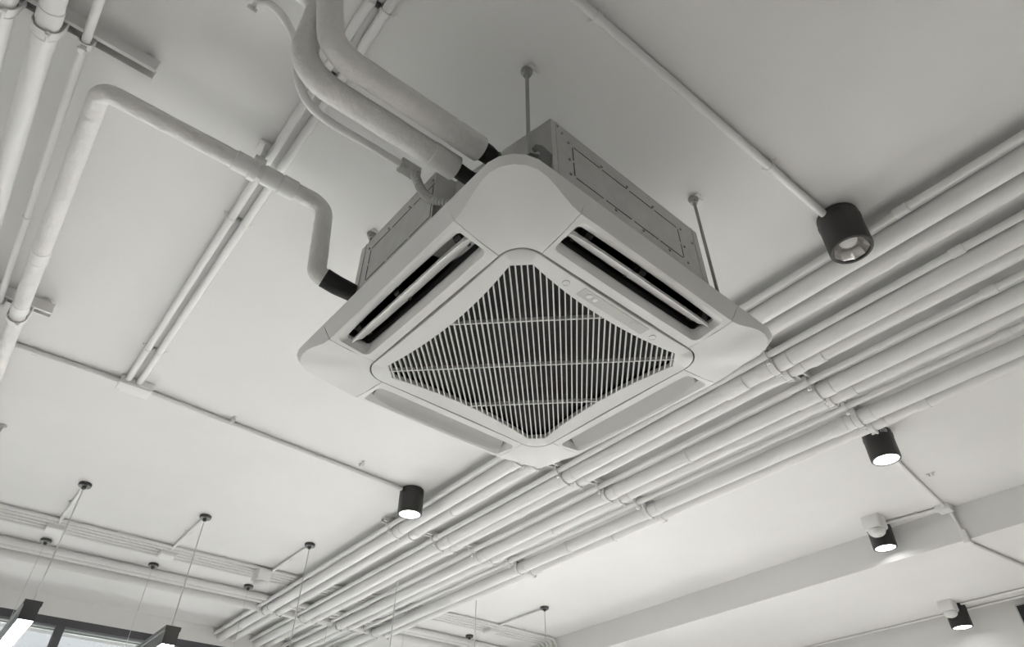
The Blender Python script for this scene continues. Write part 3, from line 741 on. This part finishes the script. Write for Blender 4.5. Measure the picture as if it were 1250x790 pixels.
# ------------------------------------------------------------------ cylindrical spotlights
def spot(label, x, y, ztop, lit, rot=0, R_=.066, H=.142, cone=100):
    o = thing('spotlight', label, 'spotlight', (x, y, ztop), rot, 'cylindrical ceiling spotlights')
    bm = bmesh.new(); lathe(bm, [(.060, -.0), (R_-.001, -.003), (R_, -.008), (R_, -H+.004), (R_-.002, -H), (R_-.008, -H), (R_-.008, -H+.010), (R_-.008, -.02), (.02, -.02), (.02, 0)], seg=56, closed=True); h = obj('housing', bm, 'lamp', o)
    bm = bmesh.new()
    for a in (.1, .22, .34, 1.75, 1.87, 1.99, 3.3, 3.42, 3.54, 4.9, 5.02, 5.14):
        c, s = math.cos(a), math.sin(a); p = Vector((c*R_, s*R_, -.02)); q_ = Vector((math.cos(a+.10)*R_, math.sin(a+.10)*R_, -.038))
        cyl(bm, tuple(p*1.0), tuple(q_), .0016, 6)
    obj('vent_slot', bm, 'dark', h)
    bm = bmesh.new(); ring_x(bm, (0, 0, -H+.001), R_-.010, R_-.004, .004, 48, axis='z'); obj('trim_ring', bm, 'lamp', o)
    if lit:
        bm = bmesh.new(); lathe(bm, [(R_-.010, -H+.004), (R_-.010, -H+.008), (.001, -H+.008), (.001, -H+.003)], seg=40); obj('lens', bm, 'glow', o, label='glowing lens')
        d = bpy.data.lights.new('spot_beam', 'SPOT'); d.energy = 140; d.spot_size = math.radians(cone); d.spot_blend = .25; d.shadow_soft_size = .04; d.color = (1, .97, .93)
        l = bpy.data.objects.new('spot_beam', d); COL.objects.link(l); l.parent = o; l.location = (0, 0, -H-.006)
    else:
        bm = bmesh.new(); prof = [(R_-.009, -H+.006), (.052, -H+.020), (.044, -H+.045), (.030, -H+.065), (.022, -H+.072), (.022, -H+.074), (.032, -H+.068), (.047, -H+.046), (.054, -H+.021), (R_-.008, -H+.008)]
        lathe(bm, prof, seg=10, closed=True); obj('reflector', bm, 'chrome', o, label='silver faceted reflector', smooth=False)
        bm = bmesh.new(); lathe(bm, [(.001, -H+.022), (.016, -H+.024), (.025, -H+.031), (.028, -H+.040), (.024, -H+.05), (.02, -H+.075), (.001, -H+.075)], seg=32); obj('bulb', bm, 'lens', o)
    return o
spot('unlit black cylindrical spotlight with silver reflector at the end of the long conduit', s1b.x, s1b.y, CEIL, False, R_=.0645, H=.153)
spot('glowing black spotlight over the near side of the bundle, left of centre at the bottom', s2b.x, s2b.y, CEIL, True)
s3b = at(1082, 561, 1.53)
s3 = spot('glowing black spotlight beside the far edge of the bundle, bearing a small white sticker', s3b.x, s3b.y, CEIL, True)
s4b = at(1081, 669, 1.53)
spot('glowing black spotlight against the dropped soffit, half behind a white sensor', s4b.x, s4b.y, CEIL, True)
s5b = at(1175, 766, 1.34)
spot('glowing black spotlight fixed under the soffit in the lower right corner, behind a white sensor', s5b.x, s5b.y, SOFF, True, cone=64)
# sticker on the third one, facing the viewer
bm = bmesh.new(); a0_ = math.atan2(-s3b.y, -s3b.x) + .55
secs = [[(math.cos(a0_+t)*rr, math.sin(a0_+t)*rr, z) for rr, z in ((.0661, -.012), (.0668, -.012), (.0668, -.030), (.0661, -.030))] for t in np.linspace(-.25, .25, 6)]
loft(bm, secs); stk = obj('sticker', bm, 'extw', s3, smooth=False, label='small white sticker')
bm = bmesh.new()
for zz in (-.017, -.022, -.026):
    secs = [[(math.cos(a0_+t)*rr, math.sin(a0_+t)*rr, z) for rr, z in ((.0666, zz), (.0672, zz), (.0672, zz-.0018), (.0666, zz-.0018))] for t in np.linspace(-.18, .18, 5)]
    loft(bm, secs)
obj('print_line', bm, 'capdark', stk, smooth=False)

# ------------------------------------------------------------------ motion sensors
def sensor(label, x, y, ztop, rot=0, s=1.0):
    o = thing('motion_sensor', label, 'sensor', (x, y, ztop), rot, 'white motion sensors')
    bm = bmesh.new(); a = .042*s; h = .060*s
    def sq(w, z, r=.010): 
        P = []
        for q4 in range(4):
            c, s_ = [(1, 0), (0, 1), (-1, 0), (0, -1)][q4]
            for i in range(5):
                t = i/4*math.pi/2; u, v = w-r+r*math.cos(t), w-r+r*math.sin(t); P.append((u*c-v*s_, u*s_+v*c, z))
        return P
    loft(bm, [sq(a, 0), sq(a, -h*.85), sq(a*.93, -h)]); obj('housing', bm, 'paint', o)
    bm = bmesh.new(); R0 = .040*s
    lathe(bm, [(R0*.96, -h+.001), (R0, -h-.004), (R0*.97, -h-.012*s), (R0*.84, -h-.022*s), (R0*.62, -h-.029*s), (R0*.36, -h-.032*s), (R0*.34, -h-.029*s), (R0*.30, -h-.029*s), (R0*.28, -h-.034*s), (.001, -h-.035*s)], seg=32); obj('dome', bm, 'abs', o)
    return o
p = at(317, 690, CEIL); sensor('white motion sensor on the flat conduit row near the third pendant canopy', p.x+.03, p.y-.04, CEIL-.026, .15, 1.15)
p4 = at(1069, 633, CEIL); sensor('white motion sensor in front of the spotlight against the soffit', 1.60, -3.998, CEIL, 0, 1.22)
p5 = at(1163, 739, SOFF); sensor('white motion sensor under the soffit in front of the lower right spotlight', 1.80, -5.185, SOFF, 0, 1.1)

# conduits at the soffit
xs = at(1125, 592, ZC).x
ypipe('thin conduit from the sticker bearing spotlight towards the soffit', s3b.x+.03, s3b.y-.06, -4.12, .009, None, (at(1118, 588, ZC).y,), x2=1.25)
jbox('small white junction box in the corner of ceiling and soffit', 1.265, -4.165, .075, .075, .03)
o = pipe('ceiling_conduit', 'conduit bending down the face of the soffit and on along its underside', 'conduit', [(1.25, YBEAM+.014, CEIL-.02), (1.235, YBEAM+.014, SOFF-.012), (1.235, YBEAM-.08, SOFF-.012), (1.155, YR, SOFF-.012)], .010, rad=.03)
bm = bmesh.new(); c = Vector((1.235, YBEAM+.012, SOFF+.005))-o.location; box(bm, tuple(c+Vector((-.016, -.035, -.028))), tuple(c+Vector((.016, .014, .045))), .004); obj('elbow_cover', bm, 'paint', o)
o = pipe('ceiling_conduit', 'short conduit from the corner junction box to the spotlight against the soffit', 'conduit', [(1.29, -4.15, CEIL-.012), (s4b.x-.05, s4b.y+.02, CEIL-.012)], .009)
saddle(o, 1.40, -4.13, CEIL-.012, .009, 'x')
for dy, lb, x0 in ((.03, 'upper', s5b.x-.04), (-.115, 'lower', 5.5)):
    yy = s5b.y+dy; o = pipe('ceiling_conduit', '%s thin conduit under the soffit passing the lower right spotlight' % lb, 'conduit', [(-2, yy, SOFF-.009), (x0, yy, SOFF-.009)], .007)
    for c in (1.45, .6, 2.6)[:2 if dy > 0 else 3]: saddle(o, c, yy, SOFF-.009, .007, 'x') if False else None
# grey cabinet on the right wall at the frame's edge
bm = bmesh.new(); box(bm, (-.35, 0, -.5), (0, .045, 0), .004); o = obj('wall_cabinet', bm, 'display'); o.location = (1.49, YR, 1.43)
tag(o, 'grey wall cabinet high on the wall at the lower right edge', 'cabinet')
bm = bmesh.new(); box(bm, (-.34, .045, -.49), (-.01, .05, -.01), .002); obj('door', bm, 'ext', o)

# ------------------------------------------------------------------ linear pendants
def pendant(label, y, tray=True):
    o = thing('linear_pendant', label, 'pendant light', (4.05, y, CEIL), 0, 'linear pendants hung in a row')
    zt = 1.045-CEIL; zb = .955-CEIL; x0, x1 = -.05, 1.16; w = .039
    prof = [(-w, zt), (-w, zt-.022), (-w+.004, zt-.026), (-w+.004, zb), (-w+.008, zb), (-w+.008, zb+.006), (w-.008, zb+.006), (w-.008, zb), (w-.004, zb), (w-.004, zt-.026), (w, zt-.022), (w, zt)]
    bm = bmesh.new(); loft(bm, [[(x, a, z) for a, z in prof] for x in (x0+.003, x1-.003)]); obj('housing', bm, 'ledbody', o, smooth=False)
    for x in (x0, x1-.003):
        bm = bmesh.new(); loft(bm, [[(xx, a, z) for a, z in ((-w, zt), (-w, zt-.022), (-w+.004, zt-.026), (-w+.004, zb), (w-.004, zb), (w-.004, zt-.026), (w, zt-.022), (w, zt))] for xx in (x, x+.003)]); obj('end_cap', bm, 'capdark', o, smooth=False)
    bm = bmesh.new(); box(bm, (x0+.004, -w+.009, zb-.001), (x1-.004, w-.009, zb+.005)); obj('diffuser', bm, 'led', o, smooth=False, label='glowing white diffuser')
    for x, r in ((0, .0034), (.985, .0014)):
        bm = bmesh.new(); lathe(bm, [(.030, 0), (.033, -.003), (.033, -.015), (.030, -.017), (.012, -.017), (.0105, -.032), (.004, -.036), (.001, -.036)], (x, 0, 0), 32); c = obj('canopy', bm, 'capdark', o)
        bm = bmesh.new(); lathe(bm, [(.031, -.0165), (.031, -.019), (.010, -.019), (.010, -.0165)], (x, 0, 0), 32); obj('canopy_cover', bm, 'bracket', c)
        bm = bmesh.new(); cyl(bm, (x, 0, -.03), (x, 0, zt), r, 8); obj('suspension_cable', bm, 'extw', o)
    return o
PY = [(-.301, 'white lit linear pendant at the lower left edge, the one nearest the corner'), (-.953, 'linear pendant second from the left edge, its dark end cap just in frame'),
      (-1.616, 'linear pendant whose canopy sits beside the bundle, right of the ceiling sensor'), (-2.27, 'linear pendant whose cable comes down through the bundle, left of the other'),
      (-2.93, 'linear pendant whose cable comes down past the far edge of the bundle'), (-3.585, 'linear pendant whose canopy is the rightmost, below the soffit corner')]
for y, lb in PY:
    pendant(lb, y)
for y, lb in ((-.301, 'first'), (-.953, 'second'), (-3.585, 'rightmost')):
    jbox('flat white junction box on the conduit row below the %s pendant canopy' % lb, 4.725, y, .11, .10, .045)
for y, x1, lb in ((-.301, 4.69, 'first pendant canopy to its junction box'), (-.953, 4.69, 'second pendant canopy to its junction box'), (-1.616, 4.73, 'third pendant canopy to the motion sensor'), (-3.585, 4.69, 'rightmost pendant canopy to its junction box')):
    o = pipe('ceiling_conduit', 'short conduit running from the '+lb, 'conduit', [(4.08, y, CEIL-.012), (x1, y, CEIL-.012)], .0095, 'paint', 'short conduits behind the pendant canopies')
    saddle(o, 4.34, y, CEIL-.012, .0095, 'x')
# lone ceiling anchor at the left edge
c = at(4, 519, CEIL); o = thing('ceiling_anchor', 'small dark anchor with a slack wire at the left edge', 'anchor', (c.x, c.y, CEIL))
bm = bmesh.new(); lathe(bm, [(.016, 0), (.018, -.004), (.006, -.014), (.004, -.04), (.001, -.04)], seg=16); obj('anchor', bm, 'steel', o)
bm = bmesh.new(); tube(bm, [(0, 0, -.03), (.0, .01, -.08), (.01, .04, -.16)], .0025, 8); obj('wire', bm, 'rod', o)
